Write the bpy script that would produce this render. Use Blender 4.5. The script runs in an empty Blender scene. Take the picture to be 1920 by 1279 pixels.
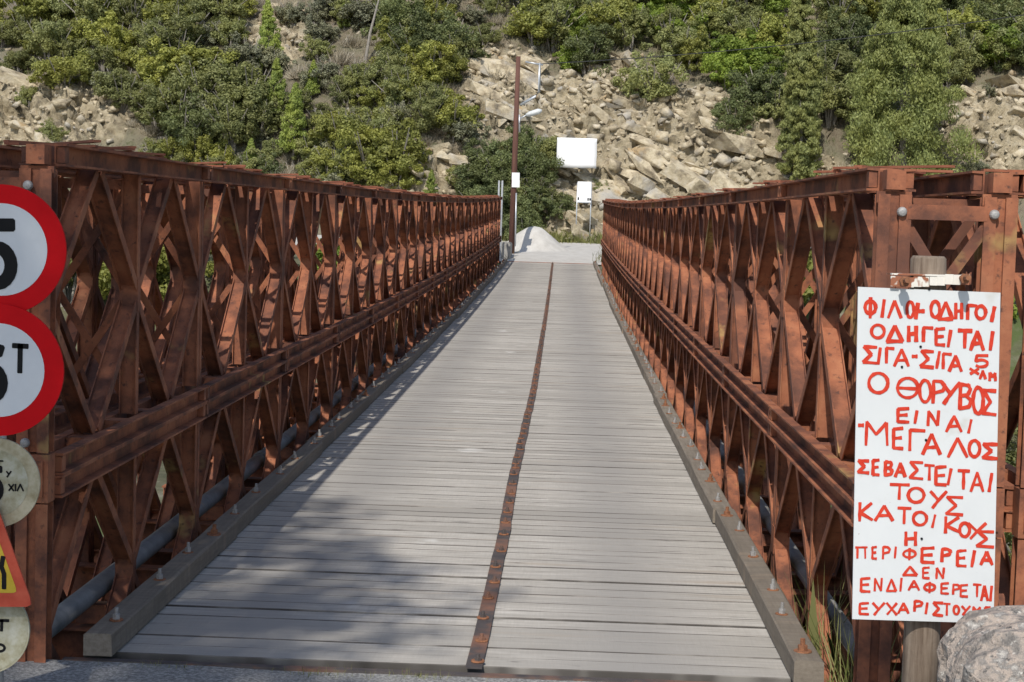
import bpy, math, random
import numpy as np
from mathutils import Vector, Matrix
random.seed(7); RNG = np.random.default_rng(11)
SC = bpy.context.scene; COL = SC.collection

# ------------------------------------------------------------------ camera, sky, sun, exposure
F_PX = 3083.0; CAM = Vector((0.4506, 0.0, 1.9745)); YAW, PITCH, ROLL = -0.0294, -0.0653, 0.031
fw = Vector((math.sin(YAW)*math.cos(PITCH), math.cos(YAW)*math.cos(PITCH), math.sin(PITCH)))
r0 = fw.cross(Vector((0, 0, 1))).normalized(); u0 = r0.cross(fw)
RT = r0*math.cos(ROLL) + u0*math.sin(ROLL); UP = u0*math.cos(ROLL) - r0*math.sin(ROLL)
cd = bpy.data.cameras.new('camera'); cam = bpy.data.objects.new('camera', cd); COL.objects.link(cam)
cd.sensor_width = 36; cd.lens = 36*F_PX/1920; cd.clip_start = 0.1; cd.clip_end = 1000
cam.matrix_world = Matrix(((RT.x, UP.x, -fw.x, CAM.x), (RT.y, UP.y, -fw.y, CAM.y), (RT.z, UP.z, -fw.z, CAM.z), (0, 0, 0, 1)))
SC.camera = cam
SUN_TRAVEL = Vector((0.20, 0.92, -0.98)).normalized()
W = bpy.data.worlds.new('World'); SC.world = W; W.use_nodes = True
nt = W.node_tree; bg = nt.nodes['Background']; sky = nt.nodes.new('ShaderNodeTexSky')
sky.sky_type = 'NISHITA'; sky.sun_disc = False
sky.sun_elevation = math.asin(-SUN_TRAVEL.z); sky.sun_rotation = math.atan2(-SUN_TRAVEL.x, -SUN_TRAVEL.y)
nt.links.new(sky.outputs[0], bg.inputs[0]); bg.inputs[1].default_value = 0.125
sd = bpy.data.lights.new('sun', 'SUN'); sun = bpy.data.objects.new('sun', sd); COL.objects.link(sun)
sd.energy = 3.6; sd.angle = math.radians(0.55); sd.color = (1.0, 0.95, 0.87)
sun.rotation_euler = SUN_TRAVEL.to_track_quat('-Z', 'Y').to_euler(); sun.location = (-10, -20, 40)
SC.view_settings.view_transform = 'Standard'; SC.view_settings.look = 'None'
SC.view_settings.exposure = 0.15; SC.view_settings.gamma = 1.0
SC.render.resolution_x, SC.render.resolution_y = 1024, 682

def ray(px, py):
    return (fw + RT*((px-960)/F_PX) - UP*((py-639.5)/F_PX)).normalized()
def at(px, py, Y):
    d = ray(px, py); return CAM + d*((Y-CAM.y)/d.y)
def project(v):
    d = Vector(v)-CAM; z = d.dot(fw); return 960+F_PX*d.dot(RT)/z, 639.5-F_PX*d.dot(UP)/z

# ------------------------------------------------------------------ noise (numpy)
def _h(i, j, s=0):
    n = (i.astype(np.int64)*374761393 + j.astype(np.int64)*668265263 + s*1442695041) & 0x7fffffff
    n = ((n ^ (n >> 13))*1274126177) & 0x7fffffff
    return ((n ^ (n >> 16)) & 0xffff)/65535.0
def vnoise(x, y, s=0):
    x = np.asarray(x, float); y = np.asarray(y, float)
    i = np.floor(x); j = np.floor(y); u = x-i; v = y-j; u = u*u*(3-2*u); v = v*v*(3-2*v)
    i = i.astype(int); j = j.astype(int)
    return ((_h(i, j, s)*(1-u)+_h(i+1, j, s)*u)*(1-v)+(_h(i, j+1, s)*(1-u)+_h(i+1, j+1, s)*u)*v)*2-1
def fbm(x, y, o=4, s=0):
    a = 0; amp = 0.5
    for k in range(o): a = a+amp*vnoise(x*2**k, y*2**k, s+k); amp *= 0.5
    return a
def cell(x, y, s=0):
    x = np.asarray(x, float); y = np.asarray(y, float); i0 = np.floor(x).astype(int); j0 = np.floor(y).astype(int)
    best = np.full(x.shape, 9.0); idv = np.zeros(x.shape)
    for di in (-1, 0, 1):
        for dj in (-1, 0, 1):
            i = i0+di; j = j0+dj; cx = i+_h(i, j, s); cy = j+_h(i, j, s+5)
            d = np.hypot(x-cx, y-cy); m = d < best; best = np.where(m, d, best); idv = np.where(m, _h(i, j, s+9), idv)
    return best, idv

# ------------------------------------------------------------------ mesh helpers
class MB:
    def __init__(s): s.v = []; s.f = []; s.m = []
    def add(s, vs, fs, mi=0):
        o = len(s.v); s.v += [tuple(v) for v in vs]; s.f += [tuple(o+i for i in f) for f in fs]; s.m += [mi]*len(fs)
    def box(s, c, d, mi=0, R=None):
        c = Vector(c); vs = []
        for x in (-.5, .5):
            for y in (-.5, .5):
                for z in (-.5, .5):
                    p = Vector((x*d[0], y*d[1], z*d[2])); vs.append(c+(R @ p if R else p))
        s.add(vs, [(0, 1, 3, 2), (4, 6, 7, 5), (0, 4, 5, 1), (2, 3, 7, 6), (0, 2, 6, 4), (1, 5, 7, 3)], mi)
    def extrude(s, poly, p0, p1, ax, ay, mi=0):      # poly in (ax, ay) swept from p0 to p1
        n = len(poly); p0 = Vector(p0); p1 = Vector(p1); ax = Vector(ax); ay = Vector(ay)
        vs = [p0+ax*a+ay*b for a, b in poly]+[p1+ax*a+ay*b for a, b in poly]
        fs = [(i, (i+1) % n, n+(i+1) % n, n+i) for i in range(n)]+[tuple(range(n-1, -1, -1)), tuple(range(n, 2*n))]
        s.add(vs, fs, mi)
    def tube(s, pts, rad, n=10, mi=0, cap=True):
        pts = [Vector(p) for p in pts]; rad = rad if isinstance(rad, (list, tuple)) else [rad]*len(pts)
        vs = []; fs = []
        for k, p in enumerate(pts):
            t = (pts[min(k+1, len(pts)-1)]-pts[max(k-1, 0)]).normalized()
            a = t.cross(Vector((0.13, 0.31, 0.94)) if abs(t.z) < .9 else Vector((1, 0.1, 0))).normalized(); b = t.cross(a)
            vs += [p+(a*math.cos(2*math.pi*i/n)+b*math.sin(2*math.pi*i/n))*rad[k] for i in range(n)]
        for k in range(len(pts)-1):
            fs += [(k*n+i, k*n+(i+1) % n, (k+1)*n+(i+1) % n, (k+1)*n+i) for i in range(n)]
        if cap: fs += [tuple(range(n-1, -1, -1)), tuple(range((len(pts)-1)*n, len(pts)*n))]
        s.add(vs, fs, mi)
    def mesh(s, name, mats, smooth=False):
        me = bpy.data.meshes.new(name); me.from_pydata(s.v, [], s.f)
        for m in (mats if isinstance(mats, (list, tuple)) else [mats]): me.materials.append(m)
        me.polygons.foreach_set('material_index', s.m)
        if smooth: me.polygons.foreach_set('use_smooth', [True]*len(s.f))
        me.update(); return me
    def build(s, name, mats, parent=None, smooth=False): return obj(name, s.mesh(name, mats, smooth), parent)
def obj(name, data, parent=None, loc=None, rot=None):
    o = bpy.data.objects.new(name, data); COL.objects.link(o)
    if parent: o.parent = parent
    if loc is not None: o.location = loc
    if rot is not None: o.rotation_euler = rot
    return o
def tag(o, label=None, cat=None, group=None, kind=None):
    for k, v in (('label', label), ('category', cat), ('group', group), ('kind', kind)):
        if v: o[k] = v
    return o
def empty(name, loc=(0, 0, 0), **kw):
    return tag(obj(name, None, loc=loc), **kw)
def grid(name, xs, ys, zf, mat, smooth=True, disp=None):
    X, Y = np.meshgrid(xs, ys); Z = zf(X, Y); P = np.stack([X, Y, Z], -1)
    if disp is not None: P = P+disp(X, Y, Z)
    nx, ny = len(xs), len(ys); idx = np.arange(nx*ny).reshape(ny, nx)
    q = np.stack([idx[:-1, :-1], idx[:-1, 1:], idx[1:, 1:], idx[1:, :-1]], -1).reshape(-1, 4)
    return obj(name, npmesh(name, P.reshape(-1, 3), q, mat, smooth))
def npmesh(name, v, q, mats, smooth=False, mi=None):
    me = bpy.data.meshes.new(name); k = q.shape[1]
    me.vertices.add(len(v)); me.vertices.foreach_set('co', np.asarray(v, np.float32).ravel())
    me.loops.add(q.size); me.loops.foreach_set('vertex_index', q.astype(np.int32).ravel())
    me.polygons.add(len(q)); me.polygons.foreach_set('loop_start', np.arange(0, q.size, k, dtype=np.int32))
    me.polygons.foreach_set('loop_total', np.full(len(q), k, np.int32))
    for m in (mats if isinstance(mats, (list, tuple)) else [mats]): me.materials.append(m)
    if mi is not None: me.polygons.foreach_set('material_index', np.asarray(mi, np.int32))
    if smooth: me.polygons.foreach_set('use_smooth', np.ones(len(q), bool))
    me.update(calc_edges=True); return me

# ------------------------------------------------------------------ materials
def newmat(name):
    m = bpy.data.materials.new(name); m.use_nodes = True; t = m.node_tree; b = t.nodes['Principled BSDF']
    return m, t, b
def N(t, kind, **kw):
    n = t.nodes.new(kind)
    for k, v in kw.items(): setattr(n, k, v)
    return n
def noise(t, vec, scale, detail=4, rough=0.6, stretch=None):
    n = N(t, 'ShaderNodeTexNoise'); n.inputs['Scale'].default_value = scale; n.inputs['Detail'].default_value = detail; n.inputs['Roughness'].default_value = rough
    if stretch:
        mp = N(t, 'ShaderNodeMapping'); mp.inputs['Scale'].default_value = stretch; t.links.new(vec, mp.inputs[0]); vec = mp.outputs[0]
    t.links.new(vec, n.inputs['Vector']); return n.outputs['Fac']
def ramp(t, fac, stops):
    r = N(t, 'ShaderNodeValToRGB'); el = r.color_ramp.elements
    while len(el) < len(stops): el.new(0.5)
    for e, (p, c) in zip(el, stops): e.position = p; e.color = (*c, 1) if len(c) == 3 else c
    t.links.new(fac, r.inputs[0]); return r.outputs[0]
def mix(t, fac, a, b, mode='MIX'):
    m = N(t, 'ShaderNodeMix', data_type='RGBA', blend_type=mode)
    for s, v in ((m.inputs[0], fac), (m.inputs[6], a), (m.inputs[7], b)):
        if hasattr(v, 'links') or hasattr(v, 'is_linked'): t.links.new(v, s)
        elif isinstance(v, (int, float)): s.default_value = v
        else: s.default_value = (*v, 1)
    return m.outputs[2]
def bump(t, b, h, strength=0.4, dist=0.01):
    n = N(t, 'ShaderNodeBump'); n.inputs['Strength'].default_value = strength; n.inputs['Distance'].default_value = dist
    t.links.new(h, n.inputs['Height']); t.links.new(n.outputs[0], b.inputs['Normal'])
def pos(t): return N(t, 'ShaderNodeNewGeometry').outputs['Position']
G = (lambda a: (a, a, a))
def m_noise(name, stops, scale, detail=5, rough=0.85, stretch=None, b=0.4, bd=0.01, bs=None, metal=0, over=None):
    m, t, p = newmat(name); v = pos(t); f = noise(t, v, scale, detail, 0.65, stretch); c = ramp(t, f, stops)
    if over:
        for sc, lo, hi, col in over:
            g = ramp(t, noise(t, v, sc, 4, 0.6), [(lo, G(0)), (hi, G(1))]); c = mix(t, g, c, col)
    t.links.new(c, p.inputs['Base Color']); p.inputs['Roughness'].default_value = rough; p.inputs['Metallic'].default_value = metal
    if b: bump(t, p, noise(t, v, bs or scale*4, 4, 0.7), b, bd)
    return m
RUST = m_noise('rust', [(.28, (.045, .02, .015)), (.42, (.15, .055, .031)), (.55, (.32, .112, .053)), (.8, (.47, .205, .10))], 3.2, 7, .8,
               b=.35, bd=.004, bs=60, over=[(1.3, .58, .72, (.12, .048, .03)), (1.9, .63, .72, (.42, .28, .10)), (26, .58, .72, (.09, .038, .026))])
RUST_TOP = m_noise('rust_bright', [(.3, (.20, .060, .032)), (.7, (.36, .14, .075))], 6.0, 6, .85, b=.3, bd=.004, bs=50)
STRIP = m_noise('strip_steel', [(.3, (.045, .04, .042)), (.55, (.085, .07, .065)), (.75, (.22, .09, .045))], 7, 6, .6, b=.3, bd=.003, bs=60,
                over=[(2.0, .48, .60, (.20, .10, .065))])
GALV = m_noise('galvanised', [(.3, (.42, .44, .46)), (.7, (.62, .64, .66))], 30, 3, .4, metal=.6, b=0)
DULL = m_noise('dull_zinc', [(.3, (.22, .21, .20)), (.7, (.42, .41, .40))], 40, 4, .6, metal=.2, b=0)
WASHER = m_noise('rust_washer', [(.3, (.15, .06, .03)), (.7, (.33, .145, .07))], 40, 4, .9, b=.2, bd=.002)
PIPE = m_noise('pipe_grey', [(.3, (.17, .17, .165)), (.7, (.31, .30, .285))], 6, 5, .6, b=.15, bd=.003, over=[(3, .6, .7, (.30, .24, .18))])
def m_wood(name, lo, hi, dark, along='X', kerb=False):
    m, t, p = newmat(name); v = pos(t)
    st = (1.2, 14, 14) if along == 'X' else (14, 1.2, 14)
    a = noise(t, v, 3.0, 6, .65, st); big = noise(t, v, .9, 4, .6, (1, .35, 1)); fine = noise(t, v, 90, 3, .6, (1, .06, 1) if along == 'X' else (.06, 1, 1))
    oi = N(t, 'ShaderNodeObjectInfo').outputs['Random']
    c = ramp(t, a, [(.25, dark), (.45, lo), (.75, hi)])
    c = mix(t, ramp(t, oi, [(0, G(.0)), (.5, G(.2)), (1, G(.95))]), c, tuple(x*.68 for x in lo))
    c = mix(t, ramp(t, big, [(.35, G(0)), (.7, G(.5))]), c, tuple(x*.72 for x in lo))
    c = mix(t, ramp(t, fine, [(.3, G(.22)), (.65, G(0))]), c, tuple(x*.5 for x in lo))
    st2 = ramp(t, noise(t, v, 6, 5, .7, (.12, 5, 1)), [(.40, G(.55)), (.58, G(0))]); c = mix(t, st2, c, tuple(x*.62 for x in lo))
    br = ramp(t, noise(t, v, .8, 3, .6, (.5, 6, 1)), [(.60, G(0)), (.72, G(.5))]); c = mix(t, br, c, (.36, .27, .19))
    if not kerb:   # worn wheel tracks, rust bleeding by the strip, spilled lime
        sx = N(t, 'ShaderNodeSeparateXYZ'); t.links.new(v, sx.inputs[0])
        w = N(t, 'ShaderNodeTexNoise'); w.inputs['Scale'].default_value = 2.2; w.inputs['Detail'].default_value = 6; t.links.new(v, w.inputs['Vector'])
        g = ramp(t, w.outputs['Fac'], [(.66, G(0)), (.71, G(.8))])
        lx = N(t, 'ShaderNodeMapRange'); lx.inputs[1].default_value = -.75; lx.inputs[2].default_value = -.55; t.links.new(sx.outputs[0], lx.inputs[0])
        lx2 = N(t, 'ShaderNodeMapRange'); lx2.inputs[1].default_value = -.1; lx2.inputs[2].default_value = -.3; t.links.new(sx.outputs[0], lx2.inputs[0])
        q = N(t, 'ShaderNodeMath', operation='MULTIPLY'); t.links.new(lx.outputs[0], q.inputs[0]); t.links.new(lx2.outputs[0], q.inputs[1])
        q2 = N(t, 'ShaderNodeMath', operation='MULTIPLY'); t.links.new(q.outputs[0], q2.inputs[0]); t.links.new(g, q2.inputs[1])
        c = mix(t, q2.outputs[0], c, (.62, .60, .56))
        dk = ramp(t, noise(t, v, 9, 4, .6, (.25, 1.6, 1)), [(.66, G(0)), (.72, G(.75))]); c = mix(t, dk, c, (.07, .06, .055))
        for cx in (-1.0, .85):
            dd = N(t, 'ShaderNodeMath', operation='SUBTRACT'); dd.inputs[1].default_value = cx; t.links.new(sx.outputs[0], dd.inputs[0])
            ab = N(t, 'ShaderNodeMath', operation='ABSOLUTE'); t.links.new(dd.outputs[0], ab.inputs[0])
            tr = ramp(t, ab.outputs[0], [(.08, G(.72)), (.48, G(0))]); c = mix(t, tr, c, (.30, .285, .265))
    t.links.new(c, p.inputs['Base Color']); p.inputs['Roughness'].default_value = .82
    bump(t, p, mix(t, .5, a, fine), .45, .006); return m
PLANK = m_wood('weathered_plank', (.52, .485, .43), (.78, .745, .685), (.22, .19, .16))
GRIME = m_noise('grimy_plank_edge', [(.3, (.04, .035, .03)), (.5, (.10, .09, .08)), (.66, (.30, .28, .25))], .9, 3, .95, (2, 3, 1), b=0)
KERB = m_wood('kerb_timber', (.24, .20, .155), (.38, .335, .275), (.09, .075, .06), 'Y', True)
LOG = m_noise('grey_log', [(.35, (.12, .085, .06)), (.65, (.26, .205, .155))], 5, 6, .9, (9, 9, .7), b=.5, bd=.006, bs=20)
def m_plain(name, col, rough=.5, var=.12, scale=14):
    return m_noise(name, [(.3, tuple(c*(1-var) for c in col)), (.7, tuple(min(1, c*(1+var)) for c in col))], scale, 4, rough, b=0)
WHITE = m_noise('sign_white', [(.3, (.60, .62, .625)), (.7, (.65, .67, .675))], 3, 4, .45, b=0, over=[(5, .62, .80, (.50, .49, .45)), (60, .72, .76, (.42, .40, .36))])
PAINT = m_noise('red_paint', [(.3, (.50, .032, .016)), (.7, (.64, .065, .035))], 40, 4, .5, b=0)
SRED = m_plain('sign_red', (.58, .004, .008), .6, .05); SWHITE = m_plain('sign_face', (.66, .68, .70), .6, .03); SBLACK = m_plain('sign_black', (.012, .012, .013), .5)
SYEL = m_noise('sign_yellow', [(.3, (.50, .33, .03)), (.7, (.66, .47, .06))], 14, 5, .5, b=0); SORED = m_noise('sign_faded_red', [(.3, (.45, .06, .035)), (.7, (.58, .12, .07))], 12, 5, .5, b=0)
AGED = m_noise('aged_sign', [(.3, (.25, .22, .12)), (.5, (.40, .38, .27)), (.7, (.52, .51, .42))], 16, 7, .7, b=0)
AGED_RIM = m_noise('aged_rim', [(.3, (.30, .25, .14)), (.6, (.48, .43, .30)), (.8, (.50, .33, .24))], 20, 7, .7, b=0)
PEEL = m_noise('peeling_white', [(.47, (.30, .11, .055)), (.50, (.72, .69, .62))], 9, 3, .7, b=.3, bd=.003)
for m_ in (SRED, SWHITE, SBLACK, SYEL, SORED, WHITE, PAINT): m_.node_tree.nodes['Principled BSDF'].inputs['Specular IOR Level'].default_value = .12
BOULDER = m_noise('boulder_stone', [(.30, (.07, .065, .06)), (.42, (.22, .20, .18)), (.52, (.40, .33, .275)), (.58, (.20, .185, .17)), (.72, (.62, .58, .52))], 11, 9, .95, b=.9, bd=.03, bs=16,
                  over=[(34, .60, .68, (.50, .47, .42)), (40, .58, .66, (.09, .085, .08)), (5, .52, .66, (.17, .155, .14)), (3, .60, .68, (.30, .22, .16))])
ASPH = m_noise('road_gravel', [(.35, (.16, .155, .15)), (.5, (.27, .265, .255)), (.62, (.42, .41, .39))], 60, 4, .95, b=.8, bd=.02, bs=70)
PALE = m_noise('pale_gravel', [(.3, (.42, .395, .355)), (.7, (.56, .535, .49))], 3, 8, .95, b=.5, bd=.02, bs=25)
CONC = m_noise('concrete', [(.3, (.22, .21, .19)), (.7, (.38, .36, .33))], 5, 6, .9, b=.4)
POLE = m_noise('creosote_pole', [(.3, (.08, .035, .025)), (.7, (.16, .07, .05))], 3, 5, .85, (8, 8, .5), b=.3)
BANNER = m_plain('white_board', (.80, .80, .80), .6, .02, 2); GLAMP = m_plain('lamp_grey', (.6, .62, .62), .4)
CABLE = m_plain('cable_black', (.03, .03, .03), .6); BARK = m_noise('bark', [(.3, (.17, .15, .125)), (.7, (.38, .35, .31))], 9, 5, .9, (4, 4, 1), b=.4)
ROCK = m_noise('limestone', [(.30, (.13, .11, .08)), (.42, (.31, .255, .175)), (.55, (.52, .445, .31)), (.7, (.58, .52, .42)), (.82, (.40, .38, .35))], 1.9, 10, .95, b=.9, bd=.08, bs=5,
               over=[(.6, .52, .66, (.38, .355, .31)), (1.1, .60, .70, (.40, .29, .16))])
def m_hill():
    m, t, p = newmat('hill_soil'); v = pos(t)
    c = ramp(t, noise(t, v, 1.1, 9, .7), [(.3, (.11, .09, .06)), (.45, (.22, .18, .125)), (.6, (.31, .265, .19)), (.78, (.42, .37, .285))])
    c = mix(t, ramp(t, noise(t, v, .55, 6, .7), [(.46, G(0)), (.60, G(.85))]), c, (.20, .185, .12))
    c = mix(t, ramp(t, noise(t, v, 2.6, 6, .7), [(.54, G(0)), (.64, G(.8))]), c, (.085, .10, .035))
    a = N(t, 'ShaderNodeAttribute', attribute_name='rocky').outputs['Fac']
    rk = ramp(t, noise(t, v, 1.3, 9, .7), [(.32, (.09, .075, .055)), (.42, (.30, .25, .165)), (.54, (.52, .44, .30)), (.7, (.58, .52, .40)), (.82, (.38, .36, .32))])
    c = mix(t, a, c, rk); t.links.new(c, p.inputs['Base Color']); p.inputs['Roughness'].default_value = .95
    bump(t, p, noise(t, v, 6, 9, .8), 1.0, .16); return m
HILL = m_hill()
GROUND = m_noise('valley_ground', [(.3, (.05, .055, .025)), (.5, (.11, .105, .06)), (.7, (.22, .20, .15))], 1.2, 9, .95, b=.8, bd=.06, bs=8, over=[(.5, .48, .58, (.075, .10, .03))])
def m_leaf(name, dark, light, trans=.25):
    m, t, p = newmat(name); g = N(t, 'ShaderNodeNewGeometry'); oi = N(t, 'ShaderNodeObjectInfo').outputs['Random']
    c = mix(t, g.outputs['Random Per Island'], dark, light)
    c = mix(t, ramp(t, noise(t, g.outputs['Position'], .9, 3), [(.35, G(0)), (.7, G(.6))]), c, tuple(.5*(a+b)*k for a, b, k in zip(dark, light, (1.25, 1.1, .8))))
    h = N(t, 'ShaderNodeHueSaturation'); mr = N(t, 'ShaderNodeMapRange'); mr.inputs[3].default_value = .95; mr.inputs[4].default_value = 1.55
    t.links.new(oi, mr.inputs[0]); t.links.new(mr.outputs[0], h.inputs['Value']); t.links.new(c, h.inputs['Color'])
    t.links.new(h.outputs[0], p.inputs['Base Color']); p.inputs['Roughness'].default_value = .6
    tr = N(t, 'ShaderNodeBsdfTranslucent'); t.links.new(h.outputs[0], tr.inputs[0]); ms = N(t, 'ShaderNodeMixShader'); ms.inputs[0].default_value = trans
    t.links.new(p.outputs[0], ms.inputs[1]); t.links.new(tr.outputs[0], ms.inputs[2]); t.links.new(ms.outputs[0], t.nodes['Material Output'].inputs[0]); return m
L_OLIVE = m_leaf('leaf_olive', (.105, .125, .047), (.32, .34, .14), .45); L_YEL = m_leaf('leaf_yellow_green', (.13, .15, .035), (.37, .385, .105), .45)
L_BRIGHT = m_leaf('leaf_bright', (.10, .155, .025), (.29, .37, .07), .45); L_DRY = m_leaf('twig_dry', (.17, .15, .115), (.37, .34, .28), .1)
L_CYP = m_leaf('leaf_cypress', (.095, .12, .04), (.27, .30, .105), .4); L_DARK = m_leaf('leaf_dark', (.07, .092, .035), (.21, .245, .105), .45)
L_CONE = m_leaf('leaf_young_cypress', (.12, .17, .04), (.34, .40, .10), .4); L_SCRUB = m_leaf('scrub_blade', (.12, .115, .06), (.38, .34, .24), .2); L_COL = m_leaf('leaf_columnar_cypress', (.13, .155, .05), (.36, .39, .14), .4); L_GREY = m_leaf('leaf_grey_green', (.11, .12, .075), (.29, .30, .20), .25)
GRASS = m_leaf('grass_blade', (.08, .11, .02), (.26, .25, .10), .3)

# ------------------------------------------------------------------ terrain
P = 3.048; NB = 17; Y0 = 7.2936; LB = P*NB
def zp(s): return .0082*s + .0002*s*s
YE = Y0+LB; ZE = zp(LB)
def sm(a, b, x): u = np.clip((x-a)/(b-a), 0, 1); return u*u*(3-2*u)
def zfar(X, Y): return ZE-.03+np.clip(Y-YE, 0, 99)*.049+.03*np.clip(X-5, 0, 60)
def zground(X, Y):
    near = -.06-.75*sm(2.4, 3.6, np.abs(X))*sm(4, 7, Y)
    bed = -4.6+.5*fbm(X*.15, Y*.15, 4, 3)
    z = near*(1-sm(7.1, 13, Y))+bed*sm(7.1, 13, Y)
    k = sm(49, 58.8, Y); z = z*(1-k)+(zfar(X, Y)-.03)*k
    return z+.10*fbm(X*.7, Y*.7, 3, 8)*sm(7.5, 10, Y)*(1-sm(56, 58.5, Y))
g1 = grid('ground', np.concatenate([np.arange(-160, -24, 4), np.arange(-24, 24, .5), np.arange(24, 161, 4)]), np.concatenate([np.arange(-90, 6, 4.), np.arange(6, 78, .5)]), zground, GROUND)
tag(g1, kind='structure')
ZONES = [(5.2, 5.4, 6.6, 4.3), (1.8, 8.6, 3.6, 2.4), (-2.6, 8.6, 2.3, 2.6), (22.5, 7.2, 4.6, 3.0), (-25, 6.8, 6, 2.0), (-6, 4.4, 3, 1.3), (12.5, 4.2, 3.0, 2.0), (-14.5, 11.5, 2.0, 2.0)]
def hbase(X, Y):
    yb = 74.6+.7*np.sin(X*.17)+.5*np.sin(X*.41+1)
    t = Y-yb; z0 = zfar(X, np.minimum(Y, yb))
    tp = np.maximum(t, 0)
    g = np.where(tp < 4.5, 1.3*tp, 5.85+.78*(tp-4.5))
    g = g-6*sm(22, 60, tp)*0
    return z0+g+(.9*fbm(X*.16, Y*.16, 4, 21)+.25*fbm(X*.9, Y*.9, 3, 30))*sm(0, 3, t)
def rocky(X, Z):
    r = np.zeros(np.shape(X))
    e = .55*fbm(np.asarray(X)*.5, np.asarray(Z)*.5, 4, 50)
    for cx, cz, rx, rz in ZONES:
        d = np.hypot((X-cx)/rx, (Z-cz)/rz)+e; r = np.maximum(r, 1-sm(.75, 1.05, d))
    return r
def hdisp(X, Y, Z):
    r = rocky(X, Z); f1, i1 = cell(X*.75+.4*Z, Z*.95-.2*X, 1); f2, i2 = cell(X*2.1, Z*2.4+X*.4, 2)
    f3, i3 = cell(X*3.2+Z, Z*5.0-X*1.4, 3)
    qs = (Z+.42*X)/.85+.9*fbm(X*.35, Z*.35, 3, 71)+.5*i1; saw = qs-np.floor(qs); q2 = (Z+.30*X)/.33+1.2*fbm(X*.6, Z*.6, 3, 75)+i2; saw2 = q2-np.floor(q2)
    d = r*(1.1*(i1-.4)+.75*saw**1.3+.34*saw2+.5*(i2-.5)+.26*(i3-.5)-.35)+(1-r)*(.12*fbm(X*2, Z*2, 3, 60)+.12*saw*(i2 > .55))
    d = d*(1-.35*r)
    return np.stack([.1*d, -.85*d, .5*d], -1)
xs = np.concatenate([np.arange(-150, -34, 3.), np.arange(-34, 34, .16), np.arange(34, 151, 3.)]); ys = np.concatenate([np.arange(73.4, 86, .09), np.arange(86, 100, .2), np.arange(100, 170, 3.)])
hill = grid('hillside', xs, ys, hbase, HILL, smooth=False, disp=hdisp); tag(hill, kind='structure')
XX, YY = np.meshgrid(xs, ys); at_ = hill.data.attributes.new('rocky', 'FLOAT', 'POINT'); at_.data.foreach_set('value', rocky(XX, hbase(XX, YY)).ravel().astype(np.float32))
def hz(x, y): return float(hbase(np.array([x]), np.array([y]))[0])
def gz(x, y): return float(zground(np.array([float(x)]), np.array([float(y)]))[0])
_T = np.arange(60, 140, .05)
def hit(px, py):
    d = ray(px, py); k = _T/d.y; X = CAM.x+d.x*k; Z = CAM.z+d.z*k; h = hbase(X, _T)
    i = np.argmax(h > Z); return Vector((X[i], _T[i], h[i])) if h[i] > Z[i] else None

# roads
tag(grid('approach_road', np.arange(-3.3, 3.31, .15), np.arange(-40, Y0-.04, .25), lambda X, Y: -.012+.012*fbm(X*1.5, Y*1.5, 3, 2), ASPH), kind='structure')
def zroad(X, Y): return zfar(X, Y)+.025+.04*fbm(X*.5, Y*.5, 3, 6)
tag(grid('gravel_road', np.arange(-46, 46.1, .5), np.arange(YE+2.5, 73.6, .4), zroad, PALE), kind='structure')
tag(grid('bridge_approach', np.arange(-2.55, 3.3, .3), np.arange(YE+.03, YE+2.9, .2), lambda X, Y: zroad(X, Y)+.006, PALE), kind='structure')

# ------------------------------------------------------------------ the bridge
BR = empty('truss_bridge', (0, Y0, 0), label='rusty steel truss bridge with grey timber deck crossing to the rocky slope', cat='bridge')
HP = 1.49; ZM = .82; XT = [1.88, 1.88+.457, 1.88+.457+.216]
HPROF = [(-.046, -.026), (-.040, -.026), (-.040, -.003), (.040, -.003), (.040, -.026), (.046, -.026), (.046, .026), (.040, .026), (.040, .003), (-.040, .003), (-.040, .026), (-.046, .026)]
def member(mb, a, b, mi=0):       # a, b in (s, z)
    A = Vector((0, *a)); B = Vector((0, *b)); d = (B-A).normalized(); n = Vector((1, 0, 0)).cross(d)
    mb.extrude(HPROF, A, B, (1, 0, 0), n, mi)
def chord(mb, z):
    for sx in (-1, 1):
        pr = [(.0525, 0), (.108, 0), (.108, .010), (.060, .013), (.060, .087), (.108, .090), (.108, .1), (.0525, .1)]
        pr = [(sx*a, b) for a, b in pr]
        if sx < 0: pr = pr[::-1]
        mb.extrude(pr, (0, .012, z), (0, P-.012, z), (1, 0, 0), (0, 0, 1))
        for s0 in (.05, P-.05): mb.box((sx*.080, s0, z+.05), (.036, .06, .070))        # pin lugs
    for s0 in (.62, 1.3, 1.75, 2.42): mb.box((0, s0, z+.05), (.10, .12, .092))
def gusset(mb, s): mb.box((0, s, HP/2), (.100, .062, .17))
DIA = []
for h0 in (0, P/2):
    l, mid, rr = h0+(.035 if h0 == 0 else .0), h0+P/4, h0+P/2-(.035 if h0 else 0)
    for zz in (HP-.1, .1):
        k = .03 if zz > 1 else -.03
        DIA += [((l, HP/2+k), (mid-.035, zz)), ((mid+.035, zz), (rr, HP/2+k))]
chm = MB(); chord(chm, 0); chord(chm, HP-.1)
for s_ in (.035, P/2, P-.035): gusset(chm, s_)
CH = chm.mesh('truss_panel', RUST)
dia_me = []
for a, b in DIA: q = MB(); member(q, a, b); dia_me.append(q.mesh('diagonal', RUST))
post_me = []
for s_ in (.035, P/2, P-.035): q = MB(); member(q, (s_, .1), (s_, HP-.1)); post_me.append(q.mesh('post', RUST))
full = MB(); chord(full, 0); chord(full, HP-.1)
for s_ in (.035, P/2, P-.035): gusset(full, s_); member(full, (s_, .1), (s_, HP-.1))
for a, b in DIA: member(full, a, b)
FULL = full.mesh('truss_panel', RUST)
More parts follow.
